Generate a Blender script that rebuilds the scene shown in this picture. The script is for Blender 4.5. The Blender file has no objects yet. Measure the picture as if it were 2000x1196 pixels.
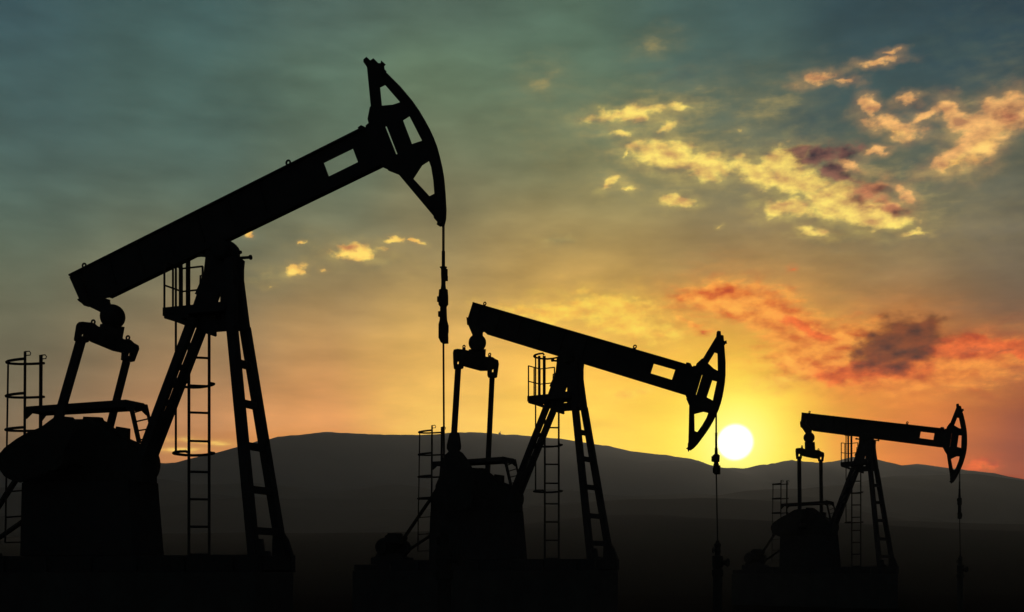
import bpy, math, random
from mathutils import Vector, noise
from mathutils.geometry import tessellate_polygon
R = math.radians
random.seed(7)
scene = bpy.context.scene
COL = scene.collection

# ---------------------------------------------------------------- camera
EYE = 1.6                      # camera height
F = 2300.0                     # focal length in photo pixels (photo is 2000 wide)
HZ = 1122.0                    # photo row of the horizon
cd = bpy.data.cameras.new('camera'); cam = bpy.data.objects.new('camera', cd); COL.objects.link(cam)
cam.location = (0, 0, EYE); cam.rotation_euler = (R(90), 0, 0)
cd.sensor_width = 36; cd.lens = 36*F/2000; cd.shift_y = (HZ-598)/2000
cd.clip_start = .1; cd.clip_end = 30000
scene.camera = cam

# ---------------------------------------------------------------- view
vs = scene.view_settings
vs.view_transform = 'Standard'; vs.look = 'None'; vs.exposure = 0; vs.gamma = 1
scene.cycles.use_denoising = True
scene.cycles.volume_bounces = 0
scene.cycles.volume_step_rate = 4

# ---------------------------------------------------------------- sky
HAZE = 6.6e-5                  # density of the evening haze, per metre
def azel(px, py):
    az = math.atan((px-1000)/F)
    return math.degrees(az), math.degrees(math.atan((HZ-py)/F*math.cos(az)))
SUN_AZ, SUN_EL = azel(1436, 864)
def lin(c):
    out = []
    for v in c:
        v /= 255
        out.append(v/12.92 if v <= .04045 else ((v+.055)/1.055)**2.4)
    return out

world = bpy.data.worlds.new('World'); scene.world = world; world.use_nodes = True
nt = world.node_tree; nt.nodes.clear()
def node(t, **kw):
    n = nt.nodes.new(t)
    for k, v in kw.items(): setattr(n, k, v)
    return n
def put(sock, v):
    if isinstance(v, bpy.types.NodeSocket): nt.links.new(v, sock)
    else: sock.default_value = v
def M(op, *a, clamp=False):
    n = node('ShaderNodeMath', operation=op, use_clamp=clamp)
    for i, v in enumerate(a): put(n.inputs[i], v)
    return n.outputs[0]
def V(op, *a):
    n = node('ShaderNodeVectorMath', operation=op)
    for i, v in enumerate(a):
        if op == 'SCALE' and i == 1: put(n.inputs['Scale'], v)
        else: put(n.inputs[i], v)
    return n.outputs['Value'] if op in ('LENGTH', 'DISTANCE', 'DOT_PRODUCT') else n.outputs[0]
def ss(x, lo, hi, a=0., b=1., kind='SMOOTHSTEP'):
    n = node('ShaderNodeMapRange', interpolation_type=kind)
    put(n.inputs[0], x); put(n.inputs[1], lo); put(n.inputs[2], hi); put(n.inputs[3], a); put(n.inputs[4], b)
    return n.outputs[0]
def mixc(f, a, b, mode='MIX'):
    n = node('ShaderNodeMix', data_type='RGBA', blend_type=mode, clamp_factor=True)
    put(n.inputs[0], f)
    put(n.inputs[6], a if isinstance(a, bpy.types.NodeSocket) else (*a, 1)); put(n.inputs[7], b if isinstance(b, bpy.types.NodeSocket) else (*b, 1))
    return n.outputs[2]
def fbm(vec, scale, detail=6, rough=.58, color=False, distort=0):
    n = node('ShaderNodeTexNoise'); put(n.inputs['Vector'], vec)
    n.inputs['Scale'].default_value = scale; n.inputs['Detail'].default_value = detail
    n.inputs['Roughness'].default_value = rough; n.inputs['Distortion'].default_value = distort
    return n.outputs['Color' if color else 'Fac']
tc = node('ShaderNodeTexCoord')
dirv = V('NORMALIZE', tc.outputs['Generated'])
sep = node('ShaderNodeSeparateXYZ'); put(sep.inputs[0], dirv)
AZ = M('MULTIPLY', M('ARCTAN2', sep.outputs[0], sep.outputs[1]), 57.29578)
EL = M('MULTIPLY', M('ARCSINE', sep.outputs[2]), 57.29578)
cmb = node('ShaderNodeCombineXYZ'); put(cmb.inputs[0], AZ); put(cmb.inputs[1], EL)
P = cmb.outputs[0]                                # (azimuth, elevation) in degrees
# smooth colour of the evening sky: columns over azimuth, ramps over elevation
rows = [0, 150, 300, 450, 600, 750, 870]
cols = {
    -400: [(40,62,72),(52,78,78),(62,84,80),(72,88,76),(90,92,74),(98,90,72),(104,88,70)],
    0:    [(50,78,86),(62,90,90),(68,92,88),(78,96,82),(98,100,78),(108,98,76),(118,98,74)],
    400:  [(62,92,92),(68,96,90),(74,98,90),(92,104,84),(128,114,82),(166,126,84),(194,130,82)],
    640:  [(74,98,92),(82,106,90),(88,108,90),(110,112,86),(168,138,86),(206,146,84),(220,146,82)],
    830:  [(82,105,94),(92,116,92),(102,114,88),(132,122,88),(194,156,88),(236,180,86),(255,205,92)],
    1150: [(84,110,94),(88,112,92),(112,120,88),(150,132,84),(214,164,78),(252,192,72),(255,212,84)],
    1440: [(66,94,94),(74,98,90),(104,110,88),(138,120,82),(190,134,70),(255,188,66),(255,226,78)],
    1700: [(46,72,80),(56,80,82),(80,94,82),(122,110,80),(146,110,68),(240,140,54),(214,112,50)],
    2000: [(38,62,74),(50,72,76),(80,88,76),(110,100,80),(112,92,70),(166,84,44),(146,66,38)],
    2400: [(34,56,72),(44,64,72),(66,76,70),(84,80,68),(88,76,64),(110,68,48),(110,58,42)],
}
def column(x, cl):
    rmp = node('ShaderNodeValToRGB'); cr = rmp.color_ramp; cr.interpolation = 'B_SPLINE'
    put(rmp.inputs[0], M('DIVIDE', ELW, 60.))
    pts = [(azel(x, y)[1]/60, lin(c)) for y, c in zip(rows, cl)]
    pts.append((.75, [v*.45 for v in lin(cl[0])]))
    pts.sort(key=lambda p: p[0])
    cr.elements[0].position = pts[0][0]; cr.elements[0].color = (*pts[0][1], 1)
    cr.elements[1].position = pts[-1][0]; cr.elements[1].color = (*pts[-1][1], 1)
    for p, c in pts[1:-1]:
        e = cr.elements.new(p); e.color = (*c, 1)
    return rmp.outputs[0]
xs = sorted(cols)
wv = V('MULTIPLY', V('SUBTRACT', fbm(V('MULTIPLY', P, (.07, .11, 1)), 1., 3, .5, color=True), (.5, .5, .5)), (9., 3.2, 0))
ws = node('ShaderNodeSeparateXYZ'); put(ws.inputs[0], wv)
AZW = M('ADD', AZ, ws.outputs[0]); ELW = M('ADD', EL, ws.outputs[1])
c = column(xs[0], cols[xs[0]])
for x0, x1 in zip(xs, xs[1:]):
    c = mixc(ss(AZW, azel(x0, 0)[0], azel(x1, 0)[0]), c, column(x1, cols[x1]))
# broad soft unevenness of the high cloud veil
veil = fbm(V('MULTIPLY', P, (.055, .16, 1)), 1.0, 4, .5)
veil2 = fbm(V('ADD', V('MULTIPLY', P, (.2, .75, 1)), (9, 4, 0)), 1.0, 5, .55)
c = mixc(1., c, V('SCALE', (1, 1, 1), M('ADD', M('MULTIPLY', M('SUBTRACT', veil, .5), .65), M('ADD', .99, M('MULTIPLY', M('SUBTRACT', veil2, .5), .62)))), 'MULTIPLY')
# aureole round the sun
sd = V('LENGTH', V('SUBTRACT', P, (SUN_AZ, SUN_EL, 0)))
def gauss(d, s): return M('EXPONENT', M('MULTIPLY', M('POWER', M('DIVIDE', d, s), 2.), -1.))
c = mixc(M('MULTIPLY', gauss(sd, 4.8), .72), c, lin((255, 206, 56)))
c = mixc(M('MULTIPLY', gauss(sd, 2.6), .97), c, lin((255, 252, 92)))
# clouds
def blobs(lst, vec):
    out = None
    for cx, cy, rx, ry, rot, amp in lst:
        a, e = azel(cx, cy); k = 57.3/F*math.cos(R(a))**2; ca, sa = math.cos(R(rot)), math.sin(R(rot))
        rx *= 1.18; ry *= 1.26; q = V('SUBTRACT', vec, (a, e, 0))
        d1 = V('DOT_PRODUCT', q, (ca/(rx*k), sa/(rx*k), 0)); d2 = V('DOT_PRODUCT', q, (-sa/(ry*k), ca/(ry*k), 0))
        r_ = M('SQRT', M('MULTIPLY_ADD', d2, d2, M('MULTIPLY', d1, d1)))
        v = M('SUBTRACT', amp, r_)
        out = v if out is None else M('SMOOTH_MAX', out, v, .25)
    return out
def warp(amount, scale, seed, stretch=1.6):
    q = V('ADD', V('MULTIPLY', P, (1, stretch, 1)), (seed, seed*1.7, 0))
    n = fbm(q, scale, 4, .52, color=True)
    return V('ADD', P, V('MULTIPLY', V('SUBTRACT', n, (.5, .5, .5)), (amount, amount*.6, 0)))
W1 = warp(1.5, .9, 3.)
W2 = warp(1.25, 1.1, 11.)
Q = V('MULTIPLY', P, (1, 1.7, 1))
fine = fbm(V('ADD', Q, (5, 2, 0)), 1.05, 5, .52)
soft = fbm(V('ADD', Q, (5, 2, 0)), .95, 3, .5)
fine_o = fbm(V('ADD', V('ADD', Q, (5, 2, 0)), (-.16, -.5, 0)), .95, 3, .5)
relief = M('ADD', .58, M('MULTIPLY', M('SUBTRACT', soft, fine_o), 2.4), clamp=True)
wisp = fbm(V('ADD', V('MULTIPLY', P, (.7, 2.3, 1)), (21, 8, 0)), 1.3, 7, .6)
def cloud(c, lst, vec, k, lo, hi, dark, lit, opacity=1., tex=None, n=None, halo=.36):
    d = M('ADD', blobs(lst, vec), M('MULTIPLY', M('SUBTRACT', n or fine, .5), k))
    a = M('MULTIPLY', M('MAXIMUM', ss(d, lo, hi), ss(d, lo-.7, hi, 0., halo)), opacity)
    return mixc(a, c, mixc(tex or relief, lin(dark), lin(lit)))
# mottled grey-green cloud cover
mott = M('MULTIPLY', M('SUBTRACT', fbm(V('ADD', V('MULTIPLY', P, (.3, .8, 1)), (31, 17, 0)), 1., 4, .5), .5), ss(EL, 7., 15., .25, 1.))
c = V('SCALE', c, M('ADD', 1., M('MULTIPLY', mott, .6)))
# cool shaded gaps and shafts of shade
c = cloud(c, [(1600,225,210,70,35,1), (1900,90,210,90,0,1), (1820,320,90,50,50,.9), (1330,140,120,40,0,.7), (1580,225,60,13,62,.9), (1645,240,60,11,60,.8), (1770,335,120,26,42,1.)], W1, 1.1, .0, 1.1, (46,72,80), (64,86,84), .62, n=wisp)
# thin yellowish veil streaks
c = cloud(c, [(1280,225,180,48,5,1), (1330,310,210,66,-12,1.1), (1650,390,230,90,-10,1.1), (1210,360,90,34,0,.9), (1060,160,60,40,20,.7),
              (1280,85,60,25,10,.7), (705,500,140,34,-5,.8), (540,540,80,26,10,.8), (1900,270,130,80,35,.9), (1090,470,60,20,0,.8), (1500,215,120,45,20,.8), (1460,320,160,40,-10,.9)],
          W1, 1.5, .0, 1.1, (120,116,84), (176,156,96), .72, n=wisp)
# golden lit cloud
c = cloud(c, [(1225,224,90,14,3,.9), (1330,208,60,14,0,.5), (1215,260,32,9,0,.8), (1300,252,36,14,8,.75), (1250,278,30,8,0,.5), (1222,303,9,13,0,.6),
              (1300,302,66,24,-12,1.1), (1378,324,56,24,-10,1.1), (1190,358,26,12,20,.8), (1228,366,30,9,-10,.6), (1322,393,38,13,-3,1.),
              (1475,335,55,22,-18,1.1), (1545,352,80,22,-8,1.1), (1530,315,50,28,10,1.1), (1545,402,70,18,3,1.), (1620,390,56,34,10,1.05), (1680,412,80,28,-10,1.1),
              (1735,432,60,18,-8,.9), (1598,452,38,13,-8,.9), (1785,455,36,8,0,.85), (1402,444,12,8,0,.6), (1440,253,22,8,0,.5)],
          W2, 1.45, .0, .66, (200,152,92), (255,226,112), .97, halo=.2)
c = cloud(c, [(698,493,54,17,4,1.05), (668,498,32,10,0,.8), (772,469,34,7,3,.95), (812,471,24,6,-5,.8), (577,527,24,14,28,1.), (590,474,9,7,0,.6), (485,462,15,7,10,.7),
              (635,526,22,9,0,.45), (528,558,28,12,5,.45)],
          W2, 1.1, .12, .62, (226,162,84), (255,218,106), halo=.1)
# peach cloud
c = cloud(c, [(1745,246,66,19,-20,1.), (1800,232,60,14,20,.8), (1700,208,28,18,-50,.9), (1775,194,36,12,10,.9), (1600,152,46,11,5,.95), (1650,158,44,9,-8,.6), (1718,120,48,11,0,.85), (1735,104,34,8,0,.7),
              (1850,215,34,22,-40,.95), (1885,242,50,24,-25,1.), (1915,270,60,38,35,1.1), (1965,222,56,32,0,1.1), (1855,306,60,16,22,1.), (1880,292,64,22,30,.9), (1705,298,40,9,12,.95), (1655,320,36,12,-20,.9), (1700,372,46,14,10,.9), (1770,385,30,16,-40,.9), (1735,404,50,16,-5,.8)],
          W2, 1.4, .0, .66, (180,126,86), (252,190,112), .97, halo=.28)
c = cloud(c, [(1920,290,56,18,35,.9), (1870,314,56,10,20,.9), (1745,258,50,9,-20,.7)], W2, 1.2, .1, .9, (236,178,94), (255,214,118), .85)
# purple shaded cores
c = cloud(c, [(1555,294,40,13,0,1.), (1600,305,46,17,5,1.15), (1655,300,38,14,12,1.), (1625,330,38,20,-40,1.05), (1655,348,34,11,-20,.8)], W2, 1.9, -.05, .8, (50,38,50), (134,88,76), .96, halo=.25)
c = cloud(c, [(1692,374,46,22,0,1.15), (1738,408,42,12,-8,1.1), (1972,226,34,24,0,1.), (1790,206,24,12,0,.3), (1720,388,40,18,-30,.8)], W2, 1.3, .0, .95, (92,52,50), (188,116,82), .92, halo=.25)
c = cloud(c, [(688,484,22,7,6,.95)], W2, .8, .0, .8, (168,100,72), (206,136,82), .85, halo=.1)
# low yellow bank over the beam of the middle pump
c = cloud(c, [(1080,612,110,16,-4,1.05), (1190,602,100,24,-5,1.1), (1230,635,90,26,-8,1.1), (1290,655,60,14,-6,.9), (1540,740,90,22,10,.7), (1240,770,90,16,5,.6), (1030,640,60,12,-5,.6)],
          W1, 1.7, -.15, .8, (240,176,72), (255,218,86), .85)
# orange arc of cloud
c = cloud(c, [(1420,585,110,34,0,1.), (1530,630,110,46,-30,1.1), (1640,680,150,50,0,1.1), (1880,715,180,44,6,1.1), (1760,740,150,20,12,.8)],
          W1, 1.3, -.25, .8, (206,104,44), (250,158,64), .88, n=wisp)
c = cloud(c, [(1400,575,60,22,10,1.), (1358,578,36,13,8,.9), (1440,612,60,18,-25,.95), (1505,605,55,30,-40,.9), (1580,640,70,22,-30,1.), (1630,665,90,28,-10,.9), (1350,635,44,14,-15,.8),
              (1690,680,90,30,5,1.), (1600,720,90,20,-8,1.), (1560,700,60,14,-10,.8), (1480,560,50,16,-15,.5)],
          W1, 1.6, -.1, .7, (214,98,40), (255,176,72), .92)
c = cloud(c, [(1555,632,50,12,-28,1.), (1600,655,56,12,-20,.9), (1410,568,24,8,0,.7), (1700,724,110,22,4,1.2), (1645,718,34,13,-10,1.), (1900,678,110,20,-4,1.2), (1840,668,50,10,-10,.9), (1990,692,50,14,-8,1.),
              (1905,912,32,15,15,1.), (1930,905,20,10,0,.7), (1545,525,18,6,0,.6), (1375,652,14,8,0,.5)],
          W1, 1.4, -.15, .7, (176,64,34), (240,108,48), .92)
c = cloud(c, [(1755,674,66,36,15,1.4), (1792,650,46,28,10,1.2), (1715,692,50,22,-5,1.1)], W1, 1.2, -.15, .7, (70,42,28), (128,64,36), .97, halo=.25)
c = cloud(c, [(1905,686,70,10,-5,.9), (1960,690,40,8,0,.8)], W1, 1.0, .0, 1.0, (126,62,44), (170,80,50), .75)
# bright bars low on the horizon to the left
c = cloud(c, [(390,862,90,7,-2,1.), (350,878,60,8,2,1.), (430,868,60,6,0,.8), (120,852,120,6,0,.4)], P, 1.3, .2, .95, (230,160,84), (255,214,112), .85, n=wisp)
# sky behind the camera and overhead: plain evening daylight
skyt = node('ShaderNodeTexSky', sky_type='NISHITA'); skyt.sun_disc = False
skyt.sun_elevation = R(SUN_EL); skyt.sun_rotation = R(SUN_AZ); skyt.altitude = 300
away = ss(M('ABSOLUTE', M('SUBTRACT', AZ, SUN_AZ)), 36., 75.)
nis = V('SCALE', skyt.outputs[0], .05)
# beyond the haze the low sky is brighter than it looks through it
path = M('MINIMUM', 3950., M('DIVIDE', 480., M('MAXIMUM', sep.outputs[2], .02)))
c = V('SCALE', c, M('EXPONENT', M('MULTIPLY', path, HAZE)))
c = V('MAXIMUM', V('SUBTRACT', c, V('SCALE', (.045, .041, .033), M('DIVIDE', path, 3950.))), (.002, .002, .002))
c = mixc(away, c, nis)
c = mixc(M('MULTIPLY', gauss(sd, 1.5), .8), c, (1.25, 1.2, .36))
disc = ss(sd, .96, .62)
c = mixc(disc, c, (2.3, 2.3, 2.1))
bg = node('ShaderNodeBackground'); put(bg.inputs[0], c); bg.inputs[1].default_value = 1.0
wo = node('ShaderNodeOutputWorld'); nt.links.new(bg.outputs[0], wo.inputs[0])
world.cycles.sampling_method = 'MANUAL'; world.cycles.sample_map_resolution = 512

# ---------------------------------------------------------------- sun
sl = bpy.data.lights.new('sun', 'SUN'); sun = bpy.data.objects.new('sun', sl); COL.objects.link(sun)
sl.energy = 5.0; sl.angle = R(.5); sl.color = (1, .78, .53)
sdir = Vector((math.sin(R(SUN_AZ))*math.cos(R(SUN_EL)), math.cos(R(SUN_AZ))*math.cos(R(SUN_EL)), math.sin(R(SUN_EL))))
sun.rotation_euler = sdir.to_track_quat('Z', 'Y').to_euler()

# ---------------------------------------------------------------- materials
def material(name, base, rough=.8, spec=.15, var=.3, scale=3., bump=.0, metal=0.):
    m = bpy.data.materials.new(name); m.use_nodes = True; t = m.node_tree; b = t.nodes['Principled BSDF']
    tcn = t.nodes.new('ShaderNodeTexCoord'); nz = t.nodes.new('ShaderNodeTexNoise'); nz.inputs['Scale'].default_value = scale; nz.inputs['Detail'].default_value = 8
    t.links.new(tcn.outputs['Object'], nz.inputs['Vector'])
    mx = t.nodes.new('ShaderNodeMix'); mx.data_type = 'RGBA'
    mx.inputs[6].default_value = (*[v*(1-var) for v in base], 1); mx.inputs[7].default_value = (*[v*(1+var) for v in base], 1)
    t.links.new(nz.outputs[0], mx.inputs[0]); t.links.new(mx.outputs[2], b.inputs['Base Color'])
    b.inputs['Roughness'].default_value = rough; b.inputs['Specular IOR Level'].default_value = spec; b.inputs['Metallic'].default_value = metal
    if bump:
        bp = t.nodes.new('ShaderNodeBump'); bp.inputs['Strength'].default_value = bump
        t.links.new(nz.outputs[0], bp.inputs['Height']); t.links.new(bp.outputs[0], b.inputs['Normal'])
    return m
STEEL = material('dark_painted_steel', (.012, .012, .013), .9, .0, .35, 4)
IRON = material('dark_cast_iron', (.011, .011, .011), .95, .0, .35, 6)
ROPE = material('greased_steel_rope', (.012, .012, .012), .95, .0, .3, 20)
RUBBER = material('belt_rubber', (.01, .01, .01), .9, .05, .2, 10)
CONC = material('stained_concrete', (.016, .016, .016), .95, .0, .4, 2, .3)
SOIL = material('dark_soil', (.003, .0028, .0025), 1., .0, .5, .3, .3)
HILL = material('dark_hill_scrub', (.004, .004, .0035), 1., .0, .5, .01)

# ---------------------------------------------------------------- mesh building
class MB:
    def __init__(s): s.v = []; s.f = []
    def add(s, v, f):
        n = len(s.v); s.v += [tuple(p) for p in v]; s.f += [tuple(i+n for i in q) for q in f]
    def prism(s, loops, y0, y1, axis='y'):
        """outline (first loop) with holes (the others) given in the X-Z plane, thickened along Y (or Y-Z along X)"""
        if not isinstance(loops[0][0], (tuple, list)): loops = [loops]
        flat = [p for l in loops for p in l]
        tri = tessellate_polygon([[Vector((p[0], p[1], 0)) for p in l] for l in loops])
        mk = (lambda p, t: (p[0], t, p[1])) if axis == 'y' else (lambda p, t: (t, p[0], p[1]))
        n = len(flat)
        v = [mk(p, y0) for p in flat]+[mk(p, y1) for p in flat]
        f = [tuple(t) for t in tri]+[tuple(i+n for i in reversed(t)) for t in tri]
        o = 0
        for l in loops:
            m = len(l)
            for i in range(m):
                a, b = o+i, o+(i+1) % m; f.append((a, b, b+n, a+n))
            o += m
        s.add(v, f); return s
    def box(s, x0, x1, y0, y1, z0, z1):
        return s.prism([(x0, z0), (x1, z0), (x1, z1), (x0, z1)], y0, y1)
    def bar(s, a, b, w, h, up=(0, 1, 0)):
        """rectangular bar from a to b; w across, h along 'up'"""
        a, b = Vector(a), Vector(b); d = (b-a).normalized(); u = Vector(up); u = (u-d*u.dot(d)).normalized(); r = d.cross(u)
        q = [(-1, -1), (1, -1), (1, 1), (-1, 1)]
        v = [p+r*(w/2*i)+u*(h/2*j) for p in (a, b) for i, j in q]
        s.add(v, [(0, 1, 2, 3), (7, 6, 5, 4), (0, 4, 5, 1), (1, 5, 6, 2), (2, 6, 7, 3), (3, 7, 4, 0)]); return s
    def tube(s, pts, r, n=8, closed=False):
        pts = [Vector(p) for p in pts]; m = len(pts); v = []; f = []
        ref = None
        for i, p in enumerate(pts):
            if closed: d = pts[(i+1) % m]-pts[i-1]
            else: d = pts[min(i+1, m-1)]-pts[max(i-1, 0)]
            d.normalize()
            if ref is None: ref = d.orthogonal().normalized()
            ref = (ref-d*ref.dot(d)).normalized(); o = d.cross(ref)
            v += [p+(ref*math.cos(t)+o*math.sin(t))*r for t in (2*math.pi*k/n for k in range(n))]
        for i in range(m if closed else m-1):
            for k in range(n):
                a, b = i*n+k, i*n+(k+1) % n; c2, d2 = ((i+1) % m)*n+k, ((i+1) % m)*n+(k+1) % n
                f.append((a, b, d2, c2))
        if not closed: f += [tuple(reversed(range(n))), tuple((m-1)*n+k for k in range(n))]
        s.add(v, f); return s
    def lathe(s, c, prof, axis='z', n=20):
        """prof: (distance along the axis, radius)"""
        v = []; f = []; c = Vector(c)
        for h, r in prof:
            r = max(r, .001)
            for k in range(n):
                t = 2*math.pi*k/n; x, y = r*math.cos(t), r*math.sin(t)
                v.append(c+Vector({'z': (x, y, h), 'y': (x, h, y), 'x': (h, x, y)}[axis]))
        for i in range(len(prof)-1):
            for k in range(n):
                f.append((i*n+k, i*n+(k+1) % n, (i+1)*n+(k+1) % n, (i+1)*n+k))
        f += [tuple(reversed(range(n))), tuple((len(prof)-1)*n+k for k in range(n))]
        s.add(v, f); return s
    def ball(s, c, r, n=14):
        return s.lathe(c, [(-r*math.cos(math.pi*i/n), r*math.sin(math.pi*i/n)) for i in range(n+1)], n=24)
    def build(s, name, parent=None, mat=STEEL, bevel=0):
        me = bpy.data.meshes.new(name); me.from_pydata(s.v, [], s.f); me.validate()
        import bmesh
        bm = bmesh.new(); bm.from_mesh(me); bmesh.ops.recalc_face_normals(bm, faces=bm.faces); bm.to_mesh(me); bm.free()
        me.materials.append(mat)
        o = bpy.data.objects.new(name, me); COL.objects.link(o); o.parent = parent
        if bevel:
            b = o.modifiers.new('bevel', 'BEVEL'); b.width = bevel; b.segments = 2; b.limit_method = 'ANGLE'
        return o
def thing(name, label, cat, loc=(0, 0, 0), rz=0, group=None):
    o = bpy.data.objects.new(name, None); COL.objects.link(o); o.location = loc; o.rotation_euler = (0, 0, rz)
    return tag(o, label, cat, group)
def tag(o, label, cat, group=None):
    o['label'] = label; o['category'] = cat
    if group: o['group'] = group
    return o

# ---------------------------------------------------------------- surveyed frames of the three pumps
# (east, north, yaw, length factor, width factor, height of the skid's top)
FRAMES = [(24*(440-1000)/F, 24., R(21), 1., 1., EYE+24*(HZ-1085)/F),
          (1.7997, 36.2141, .5856, 1.0349, 1.1634, 2.0609),
          (17.0331, 56.4005, .9218, 1.0223, 1.0016, 1.9668)]
def side(fr, px, py, y=0.):
    """where the sight line through a photo point meets the pump's own upright plane at lateral distance y -> (X, Z)"""
    ox, oy, th, sx, sy, z0 = fr; c_, s_ = math.cos(th), math.sin(th); u = (px-1000)/F; v = (HZ-py)/F; b = sy*y
    a = (u*(oy+b*c_)-ox-b*s_)/(c_+u*s_)
    return a, EYE+(oy-a*s_+b*c_)*v-z0
def front(fr, px, py, X):
    """the same for the plane across the pump at distance X -> (Y, Z)"""
    ox, oy, th, sx, sy, z0 = fr; c_, s_ = math.cos(th), math.sin(th); u = (px-1000)/F; v = (HZ-py)/F
    b = (ox+X*c_-u*(oy-X*s_))/(u*c_-s_)
    return b, EYE+(oy-X*s_+b*c_)*v-z0
def sheet(ox, oy, s): return lambda pts: [(ox+s*p[0], oy+s*p[1]) for p in pts]
A1 = sheet(600, 80, .33457); A2 = sheet(100, 440, .26756); A3 = sheet(0, 660, .38462); A4 = sheet(280, 600, .45154)
B1 = sheet(680, 560, .25083); B2 = sheet(680, 820, .26761); B3 = sheet(980, 660, .40134); B4 = sheet(1180, 620, .25084); B7 = sheet(1340, 820, .27592)
C1 = sheet(1420, 780, .30936)

def pumpjack(k, label, spec):
    fr = FRAMES[k]; sx, sy = fr[3], fr[4]; D = fr[1]
    root = thing('pumpjack', label, 'pumpjack', (fr[0], fr[1], fr[5]), -fr[2], 'pumpjacks in a row on the plain')
    g1 = FRAMES[0]; g2 = FRAMES[1]
    def T(px, py, y=0., g=g1):                    # common design, measured on the nearest pump -> (X, Z) here
        X, Z = side(g, px, py, y); return (X/g[3]*sx, Z)
    def TP(pts, y=0., g=g1): return [T(p[0], p[1], p[2] if len(p) > 2 else y, g) for p in pts]
    def T3(px, py, y, g=g1):
        X, Z = T(px, py, y, g); return (X, y*sy, Z)
    def K(px, py, y=0.): return side(fr, px, py, y)
    def K3(px, py, y): X, Z = K(px, py, y); return (X, y*sy, Z)
    px = D/F                                      # metres per photo pixel here
    # ---- skid
    xl, xm, xr = T(692, 1102, -.69, g2)[0], T(735, 1102, -.69, g2)[0], T(572, 1085, .6)[0]
    skid = MB()
    for y in (-.62, .62):
        skid.box(xm, xr, (y-.07)*sy, (y+.07)*sy, -.34, 0); skid.box(xl, xm-.003, (y-.07)*sy, (y+.07)*sy, -.34, -.14)
    skid.box(xm+.01, xr-.01, -.5*sy, .5*sy, -.3, -.02); skid.box(xl+.01, xm-.02, -.5*sy, .5*sy, -.3, -.16)
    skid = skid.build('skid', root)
    for i in range(7):
        x = xm+(xr-xm)*(i+.5)/7
        MB().box(x-.05, x+.05, -.76*sy, -.692*sy, -.33, -.05).build('cross_tie', skid)
    # ---- reducer pedestal
    MB().prism(TP([(42, 943, -.5), (309.6, 944, .5), (312, 979, .5), (321, 1086, .5), (38.5, 1086, -.5)]), -.5*sy, .5*sy).build('pedestal', root, bevel=.015)
    # ---- gearbox
    gb = MB().prism(TP([(p[0], p[1], (-.25 if p[0] < 180 else .25)) for p in A3([(118, 740), (128, 600), (215, 462), (275, 425), (325, 412), (380, 412), (432, 412), (515, 412), (548, 428), (600, 470), (660, 512), (706, 532), (760, 565), (800, 612), (800, 742)])]), -.25*sy, .25*sy).build('gearbox', root, IRON, .03)
    MB().prism(TP(A3([(428, 425), (432, 402), (513, 404), (522, 425)])), -.06*sy, .06*sy).build('inspection_cover', gb, IRON)
    MB().prism(TP(A3([(592, 470), (597, 451), (655, 460), (654, 520)])), -.05*sy, .05*sy).build('breather', gb, IRON)
    shc = T3(277, 908, .68)
    MB().lathe(shc, [(-.09, .40), (-.07, .44), (.07, .44), (.09, .40)], 'y', 36).build('sheave', gb, IRON)
    MB().lathe((shc[0]-.9, 0, shc[2]+.05), [(-1.02*sy, .16), (1.02*sy, .16)], 'y', 20).build('crank_shaft', gb, IRON)
    # ---- cranks with counterweights
    cs = (shc[0]-.9, shc[2]+.05)
    wt_out = A3([(-6, 615), (4, 592), (30, 560), (90, 515), (150, 480), (215, 455), (275, 410), (325, 400), (380, 405), (405, 440), (330, 590), (250, 690), (110, 737), (60, 722), (30, 705), (5, 668), (-6, 640)])
    def crank(y, pts, wrist):
        arm = MB().bar((cs[0]+.1, y*sy, cs[1]), (wrist[0], y*sy, wrist[1]), .34, .14)
        arm.lathe((cs[0], y*sy, cs[1]), [(-.1, .3), (.1, .3)], 'y', 20)
        o = arm.build('crank_arm', root, IRON, .02)
        MB().prism(pts, (y-.11)*sy, (y-.075 if y < 0 else y+.11)*sy).build('counterweight', o, IRON, .02)
        return o
    if k == 1:
        w = B2([(735, 238), (760, 224), (815, 224), (845, 245), (875, 285), (912, 350), (930, 500), (900, 640), (800, 670), (666, 682), (672, 640), (650, 600), (640, 540), (645, 480), (672, 415), (680, 330), (705, 265)])
        o = crank(-.95, [K(a, b, -1.0) for a, b in w], K(886, 905, -.95))
    else:
        crank(-.95, TP(wt_out, -1.0), T(115, 860, -.95))
    crank(.95, [(X-.25, Z-.42) for X, Z in TP(wt_out, -1.0)], (T(115, 900, -.95)[0]-.2, T(115, 900, -.95)[1]))
    # ---- motor, belts
    mo = MB(); mc = T3(759.5, 1069, .55, g2)
    mo.lathe(mc, [(-.46, .12), (-.45, .24), (-.34, .27), (-.32, .31)]+[(z/100, .315 if (z//4) % 2 else .295) for z in range(-30, 30, 4)]+[(.3, .31), (.32, .27), (.40, .24), (.41, .16)], 'y', 28)
    m2 = T3(772, 1070, .55, g2)
    mo = mo.build('motor', root, IRON)
    MB().prism(TP(B2([(298, 862), (300, 848), (318, 838), (318, 826), (330, 830), (378, 826), (390, 836), (388, 862), (425, 858), (405, 905), (330, 900)]), .55, g2), .35*sy, .6*sy).build('terminal_box', mo, IRON)
    MB().lathe(T3(791, 1068, .75, g2), [(-.08, .15), (-.06, .2), (0, .17), (.06, .2), (.08, .15)], 'y', 24).build('pulley', mo, IRON)
    MB().prism(TP(B2([(370, 860), (425, 858), (405, 905), (435, 915), (443, 945), (440, 965), (415, 985), (415, 1012), (330, 1012), (340, 980)]), .72, g2), .66*sy, .8*sy).build('belt_guard', mo)
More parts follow.
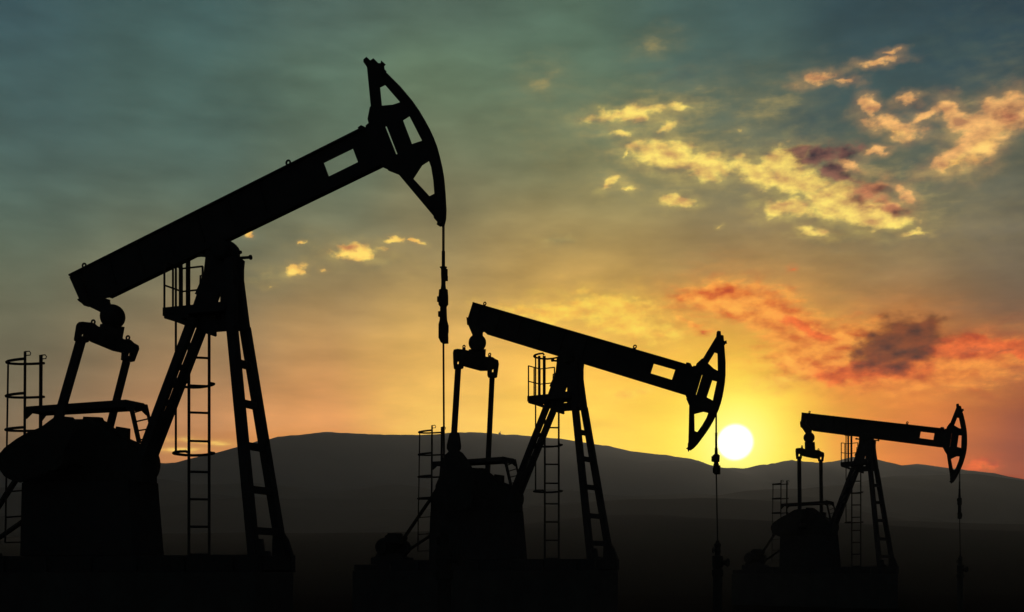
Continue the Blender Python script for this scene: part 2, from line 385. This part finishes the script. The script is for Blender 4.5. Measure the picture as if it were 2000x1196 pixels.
    MB().prism(TP(B2([(204, 1009), (236, 1002), (250, 975), (360, 975), (385, 1006), (415, 1008), (415, 1020), (460, 1024), (460, 1056), (203, 1056)]), .55, g2), .3*sy, .95*sy).build('motor_base', mo)
    MB().bar(T3(783, 1060, .75, g2), T3(868, 935, .75, g2), .07, .12).bar(T3(790, 1080, .75, g2), T3(868, 1028, .75, g2), .06, .12).build('drive_belt', root, RUBBER)
    # ---- access ladder with cage at the tail end
    lad = MB(); n0 = T3(49, 687, -.28); n1 = T3(47, 1082, -.28); f0 = T3(80, 694, .28); f1 = T3(78, 1082, .28); c0 = T3(16, 704, 0); c1 = T3(10.4, 1061, 0)
    lad.tube([n0, n1], .028).tube([f0, f1], .038)
    for i in range(17):
        t = (i+1)/18; a = Vector(n0).lerp(n1, t); b = Vector(f0).lerp(f1, t)
        if i > 11: lad.tube([a, b], .014, 6)
    for p in (n0, f0):
        P0 = Vector(p)
        lad.tube([P0+Vector((0, 0, .0)), P0+Vector((.12, 0, 0)), P0+Vector((.155, 0, -.04)), P0+Vector((.14, 0, -.085)), P0+Vector((.03, 0, -.085))], .012, 6)
    lad = lad.build('access_ladder', root)
    MB().tube([c0, c1], .02).build('cage_bar', lad)
    dx = c0[0]-(n0[0]+f0[0])/2
    for yy in (705.6, 772, 838, 903):
        zc = T(64, yy, 0)[1]; xr_ = n0[0]
        t = (yy-704)/(1061-704); cx = c0[0]+(c1[0]-c0[0])*t
        pts = [(xr_+(cx-xr_)*math.sin(a), -.29*math.cos(a)*sy, zc) for a in (math.pi*i/14 for i in range(15))]
        MB().tube(pts, .03, 6).build('safety_hoop', lad)
    for yy in (961, 1010.5, 1060):
        t = (yy-704)/(1061-704); p = Vector(c0).lerp(c1, t); q = Vector((n0[0], -.28*sy, p[2]))
        MB().tube([p, q], .016, 6).build('rung', lad)
    # ---- walkway over the gearbox
    zt = T(52, 794, -.3)[1]; xa = T(51, 794, -.3)[0]; xb = T(246, 780, -.3)[0]
    dk = MB().prism([(xa, zt), (xb, zt+.01), (xb, zt-.15), (xa, zt-.13)], -.3*sy, .3*sy).build('walkway', root, bevel=.008)
    MB().prism(TP(A3([(131, 350), (160, 375), (158, 384), (130, 412)]), -.3), -.3*sy, -.26*sy).build('bracket', dk)
    MB().prism(TP(A3([(203, 350), (240, 386), (206, 430)]), .28), .26*sy, .3*sy).build('bracket', dk)
    MB().prism(TP(A3([(640, 330), (690, 332), (690, 350), (660, 375), (640, 362)]), -.3), -.3*sy, -.26*sy).build('bracket', dk)
    MB().prism(TP(A3([(650, 316), (733, 336), (746, 342), (745, 395), (720, 370), (700, 350)]), .28), .25*sy, .3*sy).build('bracket', dk)
    st = MB(); a0 = T3(257, 799, -.3); a1 = T3(272, 866, -.3); b0 = T3(285, 791, .3); b1 = T3(302, 866, .3)
    st.bar(a0, a1, .09, .04).bar(b0, b1, .06, .04)
    for t in (.1, .36, .62, .88): st.tube([Vector(a0).lerp(a1, t+.02), Vector(b0).lerp(b1, t)], .016, 6)
    st.build('step_ladder', root)
    # ---- samson post
    head = MB().prism([TP(A2(l)) for l in ([(1132, 180), (1182, 185), (1182, 150), (1230, 118), (1290, 108), (1320, 122), (1345, 143), (1366, 172), (1372, 230), (1408, 262), (1402, 320), (1402, 530), (1440, 770), (1275, 773), (1195, 779), (1120, 765), (1000, 735), (1043, 583), (1068, 510), (1055, 505), (1088, 430), (1120, 350), (1132, 240)],
                                            [(1241, 487), (1241, 562), (1210, 565), (1225, 520)], [(1195, 662), (1241, 658), (1241, 687), (1195, 690)])], -.035*sy, .035*sy)
    head.tube([T3(470, 504, -.1), T3(489, 503, -.1)], .03).lathe(T3(489, 503, -.1), [(-.01, .05), (.02, .05)], 'x', 12)
    head.tube([T3(466, 493, 0), T3(471, 493, 0)], .035)
    head.tube([T3(388, 499, 0), T3(404, 500, 0)], .03).lathe(T3(391, 498, 0), [(-.05, .045), (.03, .04)], 'x', 10)
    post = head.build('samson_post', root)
    sadc = T3(441, 492, 0)
    MB().lathe(sadc, [(-.26*sy, .16), (-.22*sy, .2), (.22*sy, .2), (.26*sy, .16)], 'y', 28).build('saddle_bearing', root, IRON)
    def leg(pt, pb, w, d):
        return MB().bar(pt, pb, w, d).build('leg', post, bevel=.01)
    NT, NB = Vector(T3(453.5, 640, -.22)), Vector(T3(496, 1085, -.5)); FT, FB = Vector(T3(478.5, 640, .22)), Vector(T3(551.5, 1085, .5))
    def ext(a, b, t): return a+(b-a)*t
    leg(NT, NB, .17, .2); leg(FT, FB, .17, .2)
    MB().bar(T3(450, 505, -.12), NT, .2, .16).bar(T3(461, 505, .12), FT, .15, .16).build('upper_strut', post)
    RN, RB = Vector(T3(378, 620, -.2)), Vector(T3(204, 1085, -.2)); SN, SB = Vector(T3(397, 636, .2)), Vector(T3(223.6, 1085, .2))
    leg(RN, RB, .19, .12); leg(SN, SB, .18, .14)
    for py in (713, 791.5, 874.5, 959, 1038.5):
        t = (py-640)/445; a = ext(NT, NB, t); b = ext(FT, FB, t); a.z = b.z = (a.z+b.z)/2
        MB().bar(a, b, .12, .14, (0, 0, 1)).build('crossbar', post)
    for py in (716, 750, 785):
        t1 = (py-620)/465; a = ext(RN, RB, t1); b = ext(SN, SB, t1-.03)
        MB().bar(a, b, .07, .12, (0, 0, 1)).build('crossbar', post)
    MB().prism(TP([(535, 1030), (553, 1040), (562, 1054), (572, 1085), (533, 1085)], .5), .46*sy, .54*sy).build('foot_gusset', post)
    MB().prism(TP(A4([(480, 1003), (515, 1003), (521, 1055), (545, 1057), (548, 1077), (480, 1077)]), -.5), -.54*sy, -.46*sy).build('foot_gusset', post)
    # ---- service platform and its rails
    pc = T3(317.5, 601, -.35); x1 = T(438, 596, -.35)[0]; zt = pc[2]
    pl = MB().box(pc[0], x1, -.35*sy, .35*sy, zt-.17, zt)
    pl = pl.prism(TP(A2([(826, 640), (1000, 640), (1000, 680), (945, 683), (998, 706), (985, 735), (905, 705), (828, 682)]), -.33), -.35*sy, -.3*sy)
    pl.prism(TP(A2([(1120, 760), (1198, 778), (1199, 806), (1190, 812), (1125, 790)]), 0), -.05*sy, .05*sy)
    pl = pl.build('service_platform', root)
    gr = MB(); hx = T(395.7, 560, .25)[0]; x0 = pc[0]+.03
    zr = zt+.94; zm = zt+.46
    for p in ((x0, -.33), (x0, -.05), (x0, .25)): gr.tube([(p[0], p[1]*sy, zt), (p[0], p[1]*sy, zr)], .022, 6)
    gr.tube([(hx, .25*sy, zt+.3), (hx, .25*sy, zr)], .022, 6)
    for z in (zr, zm): gr.tube([(x0, -.33*sy, z), (x0, .25*sy, z), (hx if z == zr else hx-.1, .25*sy, z)], .02, 6)
    gr.tube([T3(398, 538, 0), T3(391.5, 538.5, 0), T3(391, 556, 0)], .02, 6)
    gr.build('guard_rail', pl)
    # ---- caged ladder up to the platform
    XN = T(369, 800, .38)[0]; XF = T(408.5, 800, .62)[0]; yn, yf = .38*sy, .62*sy
    ld = MB().tube([(XN, yn, T(369, 488, .38)[1]), (XN, yn, 0)], .031).tube([(XF, yf, T(408, 640, .62)[1]), (XF, yf, 0)], .031)
    ld = ld.build('platform_ladder', root)
    for zz in (699, 754, 806.5, 862, 922, 975.5, 1029, 1083):
        z = T(388, zz, .5)[1]; MB().tube([(XN, yn, z), (XF, yf, z)], .026, 8).build('rung', ld)
    XC = T(343.5, 700, .45)[0]; yc = .45*sy
    MB().tube([(XC, yc, T(343, 487, .45)[1]), (XC, yc, T(343, 884, .45)[1])], .024, 8).build('cage_bar', ld)
    for qx, qy, qr in ((353, .27, .042), (364.6, .3, .02)):
        X2 = T(qx, 550, qy)[0]; MB().tube([(X2, qy*sy, T(343, 489, .3)[1]), (X2, qy*sy, zt)], qr, 8).build('cage_bar', ld)
    ring = [(363, .2), (352, .2), (341.5, .27), (338.5, .42), (341, .55), (350, .7), (362, .86), (378, .98), (392, 1.0), (404, .95), (414, .85), (418, .74)]
    for yy in (485, 748, 884):
        z = T(388, yy, .5)[1]
        pts = [(T(qx, 700, qy)[0], qy*sy, z) for qx, qy in ring]
        pts = [(XN-.02, yn-.03, z)]+pts+[(XF+.02, yf, z)]
        MB().tube(pts, .03, 8).build('safety_hoop', ld)
    # ---- walking beam: coordinates along and across the beam, measured on the nearest pump
    def beam_axis(g, tail, nose):
        a = Vector(side(g, *tail, 0)); b = Vector(side(g, *nose, 0)); d = b-a; L = d.length; d.normalize()
        return a, d, Vector((-d.y, d.x)), L
    a0_, d0_, u0_, L0 = beam_axis(g1, (135.6, 539.5), (702, 255.7))
    a1_, d1_, u1_, L1 = beam_axis(fr, *spec['beam'])
    ls = L1/L0
    def Bm(p, y=0.):
        q = Vector(side(g1, p[0], p[1], y))-a0_; s_, t_ = q.dot(d0_)*ls, q.dot(u0_)
        r = a1_+d1_*s_+u1_*t_; return (r.x, r.y)
    def BP(pts, y=0.): return [Bm(p, y) for p in pts]
    def at_beam(s_, t_): r = a1_+d1_*s_*ls+u1_*t_; return (r.x, r.y)
    L = L0
    web = MB().prism([BP([(136.4, 541.5), (702, 258.2), (712, 252), (748, 300), (745.6, 323), (211, 581.8)])+[K(*spec['tail'])], [K(*p) for p in spec['window']]], -.02, .02)
    beam = web
    t0 = .03
    tb = (Vector(Bm((211, 583.5)))-a1_).dot(u1_); te = (Vector(Bm((745.6, 324.3)))-a1_).dot(u1_)
    s1 = (Vector(Bm((211, 583.5)))-a1_).dot(d1_)/ls; s2 = (Vector(Bm((745.6, 324.3)))-a1_).dot(d1_)/ls
    for (sa, ta), (sb, tb_) in (((0.04, -.012), (L+.02, -.012)), ((s1+.05, tb+.015), (s2, te+.015))):
        pa, pb = at_beam(sa, ta), at_beam(sb, tb_)
        beam.bar((pa[0], 0, pa[1]), (pb[0], 0, pb[1]), .035, .16)
    for i in range(7):
        s_ = .35+i*L*.105; pa, pb = at_beam(s_, -.03), at_beam(s_, -.68)
        beam.bar((pa[0], 0, pa[1]), (pb[0], 0, pb[1]), .015, .14)
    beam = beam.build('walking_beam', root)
    for cx, cy in ((164.5, 519), (563, 318)):
        q = Bm((cx, cy)); e = MB().tube([(q[0]+.045*math.cos(a), 0, q[1]+.045*math.sin(a)) for a in (2*math.pi*i/14 for i in range(14))], .02, 8, True)
        n_ = (q[0]+.07*-u1_.x, q[1]+.07*-u1_.y)
        e.box(n_[0]-.04, n_[0]+.04, -.03, .03, n_[1]-.06, n_[1]+.03); e.build('lifting_eye', beam)
    MB().prism([K(p[0], p[1]) for p in spec['bracket']], -.07, .07).build('tail_bracket', beam, IRON)
    # ---- horsehead (hung at its own angle on the nose of the beam)
    h0, h1 = (Vector(side(g1, *p)) for p in (A1([(350, 97)])[0], A1([(795, 1088)])[0])); k0, k1 = (Vector(side(fr, *p)) for p in spec['head'])
    e0 = (h1-h0).normalized(); e1 = (k1-k0).normalized(); hs = (k1-k0).length/(h1-h0).length
    def Hm(p, y=0.):
        q = Vector(side(g1, p[0], p[1], y))-h0; a_, b_ = q.dot(e0)*hs, (q.y*e0.x-q.x*e0.y)*hs
        b_ *= spec['bow'] if b_ > 0 else 1.
        return (k0.x+e1.x*a_-e1.y*b_, k0.y+e1.y*a_+e1.x*b_)
    def HP(pts, y=0.): return [Hm(p, y) for p in pts]
    if k: print('horsehead scale', hs)
    outer = A1([(332, 112), (350, 97), (372, 118), (390, 105), (418, 133), (432, 134), (436, 118), (455, 135), (446, 145), (448, 163), (460, 175), (456, 184)])
    arc = A1([(500, 222), (545, 267), (617, 353), (655, 408), (690, 467), (716, 515), (740, 567), (760, 620), (776, 680), (790, 740), (800, 800), (805, 850), (809, 900), (814, 990), (812, 1040), (803, 1080)])
    low = A1([(795, 1088), (783, 1083), (743, 1037), (741, 1025), (640, 905), (537, 782), (475, 758), (473, 752), (435, 735), (330, 650), (305, 525), (345, 510), (345, 497), (362, 483), (356, 460), (369, 390), (375, 385), (353, 158), (332, 127)])
    sh = lambda pts, d: [(x-d, y) for x, y in pts]
    loops = [HP(outer)+HP(sh(arc, 5))+HP(low), HP(A1([(422, 270), (453, 255), (546, 362), (503, 376), (433, 382)])), HP(A1([(556, 462), (597, 436), (674, 586), (611, 607)])),
             HP(A1([(712, 697), (668, 725), (617, 803), (716, 910), (746, 895), (740, 820), (727, 740)])), HP(A1([(453, 500), (464, 494), (531, 664), (519, 667)]))]
    hh = MB().prism(loops, -.03, .03).build('horsehead', root)
    track = MB(); rim = [Hm(p, .08) for p in A1([(462, 184)])+arc]
    inner = [Hm((p[0]-9, p[1]+2), .08) for p in A1([(462, 184)])+arc]
    track.prism(rim+list(reversed(inner)), -.08, .08); track.build('curved_track', hh)
    q = Bm(A1([(322, 505)])[0])
    MB().prism(BP(A1([(303, 512), (322, 498), (345, 508), (335, 530), (310, 528)])), -.06, .06).build('hinge_bolt', hh)
    # ---- equaliser and pitman arms
    sc = spec['ball']; bx, bz = K(*sc)
    eq = MB().ball((bx, 0, bz), (.262, .288, .278)[k])
    eq.prism([front(fr, a, b, bx) for a, b in spec['neck']], bx-.06, bx+.06, 'x')
    eq.build('equaliser_bearing', root, IRON)
    eqb = MB().prism([[front(fr, a, b, bx) for a, b in spec['eq']]]+[[front(fr, a, b, bx) for a, b in h_] for h_ in spec['slots']], bx-.05, bx+.05, 'x').build('equaliser_beam', root, bevel=.01)
    for ex, ey in spec['eyes']:
        y_, z_ = front(fr, ex, ey, bx)
        MB().tube([(bx+.042*math.cos(a), y_, z_+.042*math.sin(a)) for a in (2*math.pi*i/14 for i in range(14))], .02, 8, True).box(bx-.03, bx+.03, y_-.05, y_+.05, z_-.13, z_-.04).build('lifting_eye', eqb)
    for (ta, tb2, w, yy) in spec['pitmans']:
        a = K3(*ta, yy); b = K3(*tb2, yy)
        p = MB().bar(a, b, w, .09)
        if k == 1 and yy < 0: p.prism([K(x, y, yy) for x, y in B2([(748, 100), (805, 95), (812, 130), (820, 190), (818, 215), (800, 240), (745, 240), (728, 215), (728, 185)])], (yy-.06)*sy, (yy+.04)*sy)
        p.build('pitman_arm', root, bevel=.01)
    # ---- bridle, carrier bar, polished rod
    rx, ry0, ry1, ry2, ry3, rxb = spec['rod']
    X0, Zt = K(rx, ry0); Zc = K(rx, ry1)[1]; Zb = K(rx, ry2)[1]; Xw, Zw = K(rxb, ry3)
    rope = MB()
    for y in (-.03, .03): rope.tube([(X0, y, Zt+.05), (X0, y, Zc-.05)], .013, 6)
    rope.tube([(X0, 0, Zt+(Zc-Zt)*.62), (X0, 0, Zc-.05)], .035, 8)
    rope.build('bridle_rope', root, ROPE)
    cb = MB().lathe((X0, 0, Zc), [(-h_*px, r_*px) for h_, r_ in spec['carrier']], n=14)
    for h_, off, r_ in spec['lumps']: cb.box(X0+off*px-r_*px, X0+off*px+r_*px, -.05, .05, Zc-(h_+r_*1.6)*px, Zc-(h_-r_*1.6)*px)
    cb.build('carrier_bar', root, IRON)
    MB().tube([(X0, 0, Zb+.05), (Xw, 0, Zw-.02)], .02, 8).build('polished_rod', root)
    # ---- concrete pad under it
    c_, s_ = math.cos(fr[2]), math.sin(fr[2])
    pad = thing('concrete_pad', spec['pad'], 'foundation', (fr[0], fr[1], 0), -fr[2], 'concrete pads under the pumpjacks')
    zp = fr[5]-.345
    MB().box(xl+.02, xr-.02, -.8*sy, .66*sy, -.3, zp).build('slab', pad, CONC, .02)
    # ---- wellhead
    wx, wy = fr[0]+Xw*c_, fr[1]-Xw*s_
    wh = thing('wellhead', spec['well'], 'wellhead', (wx, wy, 0), -fr[2], 'wellheads under the horseheads')
    top = fr[5]+Zw
    s = 36.2*.27592/F
    wp = [(855, 9), (868, 13), (872, 16), (880, 22), (896, 20), (905, 18), (925, 20), (940, 18), (955, 20), (957, 34), (1028, 34), (1030, 28), (1044, 28), (1046, 37), (1085, 38), (1090, 30)]
    m = MB().lathe((0, 0, top), [(-(y-855)*s, r*s) for y, r in wp]+[(-top-.1, 30*s)], n=18); m.build('casing_head', wh, IRON)
    m = MB().lathe((0, 0, top-(1000-855)*s), [(.1, .07), (.28, .07), (.29, .12), (.33, .12), (.335, .07)], 'x', 14)
    m.build('side_valve', wh, IRON)
    zz = top-(917-855)*s
    MB().tube([(0, 0, zz), (-.13, 0, zz)], .02, 8).tube([(-.13, .07*math.cos(a), zz+.07*math.sin(a)) for a in (2*math.pi*i/16 for i in range(16))], .012, 6, True).build('handwheel', wh, IRON)
    return root

pumpjack(0, 'largest and nearest pumpjack with its beam tilted steeply up to the right', dict(
    beam=((135.6, 539.5), (702, 255.7)),
    bow=1., tail=(157, 588), window=A1([(95, 712), (268, 627), (299, 710), (126, 795)]), head=(A1([(350, 97)])[0], A1([(795, 1088)])[0]),
    bracket=A2([(205, 545), (212, 557), (240, 577), (255, 593), (275, 592), (365, 635), (400, 660), (440, 640), (438, 580), (420, 572), (415, 556), (415, 540), (300, 520)]),
    ball=(220, 619), neck=A2([(375, 720), (520, 745), (505, 830), (366, 755)]),
    eq=A2([(200, 718), (215, 705), (285, 712), (310, 722), (325, 735), (362, 757), (505, 822), (520, 833), (570, 838), (595, 862), (627, 880), (632, 905), (598, 996), (580, 1000), (520, 985), (524, 932), (460, 918), (300, 852), (272, 830), (262, 855), (245, 860), (180, 845), (178, 830), (193, 735)]),
    slots=[A2([(217, 794), (245, 797), (240, 818), (211, 811)]), A2([(557, 933), (583, 935), (580, 957), (552, 955)])],
    eyes=A2([(307, 708), (560, 823)]),
    pitmans=[((158.3, 665), (112, 826), .2, -.9), ((247, 706), (213, 840), .16, .9)],
    rod=(866, 441, 522, 658, 1028, 868),
    carrier=[(0, 7), (3, 4.5), (14, 4.5), (22, 4), (32, 4), (40, 5), (41, 8), (54, 9), (68, 9), (72, 6), (88, 6.5), (96, 7), (104, 9), (128, 9), (136, 5), (138, 2)],
    lumps=[(9, 3, 3.5), (20, 4, 3), (58, -7.5, 3), (85, -5.5, 3), (112, 4, 4.5), (132, 4, 4)],
    pad='concrete pad carrying the largest, nearest pumpjack', well='wellhead standing under the largest pumpjack, in front of the middle pumpjack'))
pumpjack(1, 'middle pumpjack beside the setting sun, its beam sloping down to the right', dict(
    beam=((923.8, 590.6), (1340.5, 711.5)),
    bow=1.14, tail=B1([(931, 256)])[0], window=B4([(385, 362), (555, 410), (530, 487), (361, 436)]), head=(B4([(905, 108)])[0], B4([(658, 1047)])[0]),
    bracket=B1([(930, 240), (932, 258), (935, 300), (945, 304), (975, 375), (985, 400), (1030, 400), (1040, 375), (1040, 358), (1050, 350), (1000, 300)]),
    ball=B1([(1006, 438)])[0], neck=B1([(950, 488), (1061, 488), (1058, 550), (945, 520)]),
    eq=B1([(824, 515), (830, 490), (845, 485), (880, 490), (920, 496), (945, 510), (1058, 545), (1075, 547), (1118, 550), (1140, 565), (1160, 574), (1166, 605), (1152, 706), (1145, 713), (1100, 710), (1092, 690), (1092, 656), (1038, 657), (920, 625), (893, 612), (890, 636), (882, 643), (832, 642), (827, 600)]),
    slots=[B1([(844, 585), (870, 585), (869, 604), (842, 604)]), B1([(1114, 646), (1140, 646), (1138, 667), (1112, 667)])],
    eyes=B1([(902, 468), (1102, 529)]),
    pitmans=[((894.8, 719.5), (886, 862), .19, -.9), ((961.2, 736), (952, 930), .165, .9)],
    rod=(1398.8, 797, 875, 920, 1056, 1401.5),
    carrier=[(y*.27592, r*.27592) for y, r in [(0, 9), (40, 11), (50, 24), (90, 22), (96, 14), (110, 18), (130, 20), (134, 23), (165, 22), (168, 8)]],
    lumps=[(20, -5, 3), (40, 2, 5)],
    pad='concrete pad carrying the middle pumpjack', well='wellhead under the middle pumpjack, below the setting sun'))
pumpjack(2, 'smallest and farthest pumpjack with its beam nearly level', dict(
    beam=(C1([(473, 84)])[0], C1([(1350, 183)])[0]),
    bow=1.13, tail=C1([(465, 157)])[0], window=C1([(1222, 205), (1311, 216), (1304, 257), (1215, 245)]), head=(C1([(1461, 28)])[0], C1([(1417, 533)])[0]),
    bracket=C1([(466, 140), (466, 158), (470, 178), (478, 182), (497, 210), (505, 225), (528, 220), (530, 200), (535, 192), (520, 170)]),
    ball=C1([(518, 243)])[0], neck=C1([(496, 270), (548, 270), (552, 325), (497, 318)]),
    eq=C1([(436, 325), (438, 311), (447, 308), (470, 308), (495, 316), (552, 320), (578, 322), (590, 330), (608, 338), (610, 355), (604, 392), (598, 395), (580, 393), (577, 376), (550, 374), (505, 365), (470, 356), (468, 374), (462, 380), (440, 377), (437, 340)]),
    slots=[C1([(448, 346), (464, 346), (463, 361), (447, 361)]), C1([(585, 365), (600, 365), (599, 380), (584, 380)])],
    eyes=C1([(473, 299), (577, 318)]),
    pitmans=[(C1([(455.5, 377)])[0], C1([(459, 720)])[0], .19, -.9), (C1([(592, 392)])[0], C1([(596, 720)])[0], .17, .9)],
    rod=(1874.2, 921, 953, 1010, 1085, 1875.3),
    carrier=[(0, 1.2), (3, 1.8), (9, 1.8), (18, 2.2), (19, 3.8), (30, 4), (32, 2.8), (44, 3), (46, 3.8), (56, 3.6), (57, 1)],
    lumps=[(22, -2.5, 1.6), (50, 2, 2)],
    pad='concrete pad carrying the smallest, farthest pumpjack', well='wellhead under the smallest, farthest pumpjack'))

# ---------------------------------------------------------------- ground and hills
def smooth(a, b, x):
    t = min(1, max(0, (x-a)/(b-a))); return t*t*(3-2*t)
ridge = [(-1600, 960), (-900, 930), (-400, 905), (-100, 893), (60, 897), (200, 905), (315, 905), (350, 903), (370, 900), (420, 886), (465, 875), (500, 863), (530, 857), (545, 853), (600, 848), (625, 844), (660, 845), (700, 847), (760, 849), (815, 850), (850, 848), (900, 844), (930, 844), (975, 848), (1000, 849), (1050, 853),
         (1110, 859), (1150, 866), (1190, 871), (1230, 881), (1290, 888), (1350, 896), (1390, 909), (1415, 914), (1450, 915), (1470, 911), (1500, 907), (1530, 901), (1545, 899), (1580, 902), (1600, 904), (1640, 900), (1664, 892), (1690, 893), (1711, 898), (1735, 907), (1760, 909), (1790, 906), (1815, 909), (1850, 914), (1880, 917),
         (1920, 931), (1950, 935), (2000, 937), (2100, 950), (2400, 970), (3200, 1000), (3800, 1020)]
YR = 3500.
rx_ = [((x-1000)/F*YR, (HZ-y)/F*YR+EYE) for x, y in ridge]
def ridge_h(x):
    if x <= rx_[0][0]: return rx_[0][1]
    for (a, ha), (b, hb) in zip(rx_, rx_[1:]):
        if x <= b: t = (x-a)/(b-a); return ha+(hb-ha)*t
    return rx_[-1][1]
def hill_grid(name, ys, hfun, x0, x1, step, mat):
    nx = int((x1-x0)/step)+1; v = []; f = []
    for y in ys:
        for i in range(nx): x = x0+i*step; v.append((x, y, hfun(x, y)))
    for j in range(len(ys)-1):
        for i in range(nx-1): a = j*nx+i; f.append((a, a+1, a+nx+1, a+nx))
    me = bpy.data.meshes.new(name); me.from_pydata(v, [], f); me.materials.append(mat)
    for p in me.polygons: p.use_smooth = True
    o = bpy.data.objects.new(name, me); COL.objects.link(o); o['kind'] = 'structure'; return o
RISE = [(70, 0), (95, .03), (130, .075), (245, .21), (460, .345), (800, .455), (900, .470), (1400, .478), (1700, .585), (1900, .665), (2450, .65), (2950, .87), (3300, .965), (3500, 1.)]
def far_h(x, y):
    """concave foot slopes that fold twice before the main ridge"""
    yy = y*(1+.10*noise.noise(Vector((x*.0011, 2, y*.0006)))*smooth(3400, 2500, y) if y < 3400 else 1)
    r = 1.
    for (a, va), (b, vb) in zip(RISE, RISE[1:]):
        if yy <= b: r = va+(vb-va)*max(0, (yy-a)/(b-a)); break
    w = smooth(900, 3200, y)
    base = (.112*(1-w)+w*ridge_h(x)/YR)*y
    h = base*r if y <= YR else ridge_h(x)*(1-.6*smooth(YR, 4700, y))
    a = smooth(150, 1200, y)*(1-smooth(2900, 3450, y))
    h += a*(noise.noise(Vector((x*.0022, y*.0016, 3)))*42+noise.noise(Vector((x*.008, y*.005, 9)))*13)
    h += smooth(90, 400, y)*noise.noise(Vector((x*.03, y*.03, 4)))*.7
    crest = noise.noise(Vector((x*.025, y*.02, 1)))*2.3+noise.noise(Vector((x*.08, 0, 5)))*1.0*(1+2.2*math.exp(-((x-780)/170)**2))
    return h+crest*smooth(3200, YR, y)-.25
ys = [70, 85, 100, 118, 136, 155, 180, 210, 240, 280, 320, 370, 430, 500, 570, 640]+[700+40*i for i in range(65)]+[3320+20*i for i in range(7)]+[3455, 3470, 3485, 3493, 3500, 3512, 3530, 3560, 3620, 3700, 3800]
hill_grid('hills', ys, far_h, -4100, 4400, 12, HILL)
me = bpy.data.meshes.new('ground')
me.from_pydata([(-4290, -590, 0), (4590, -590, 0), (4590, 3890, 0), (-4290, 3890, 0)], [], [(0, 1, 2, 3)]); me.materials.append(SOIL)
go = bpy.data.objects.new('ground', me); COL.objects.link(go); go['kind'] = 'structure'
# tiny hut with a mast on the ridge
hx = (976-1000)/F*YR; hz = far_h(hx, YR)
hut = thing('ridge_hut', 'tiny hut with a short mast on the hill crest above the middle pumpjack', 'hut', (hx, YR, hz))
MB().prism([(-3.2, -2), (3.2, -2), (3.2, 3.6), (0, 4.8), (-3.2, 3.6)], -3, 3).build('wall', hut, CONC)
MB().lathe((1.5, 0, 0), [(3.5, .7), (9, .5)]).build('mast', hut, IRON)

# ---------------------------------------------------------------- evening haze
hm = bpy.data.materials.new('haze'); hm.use_nodes = True; t = hm.node_tree; t.nodes.clear()
pv = t.nodes.new('ShaderNodeVolumePrincipled'); pv.inputs['Color'].default_value = (.86, .93, 1, 1)
pv.inputs['Density'].default_value = HAZE; pv.inputs['Anisotropy'].default_value = .02
mo_ = t.nodes.new('ShaderNodeOutputMaterial'); t.links.new(pv.outputs[0], mo_.inputs['Volume'])
hb = MB().box(-4300, 4600, -600, 3900, -1, 480).build('haze', None, hm); hb['kind'] = 'stuff'
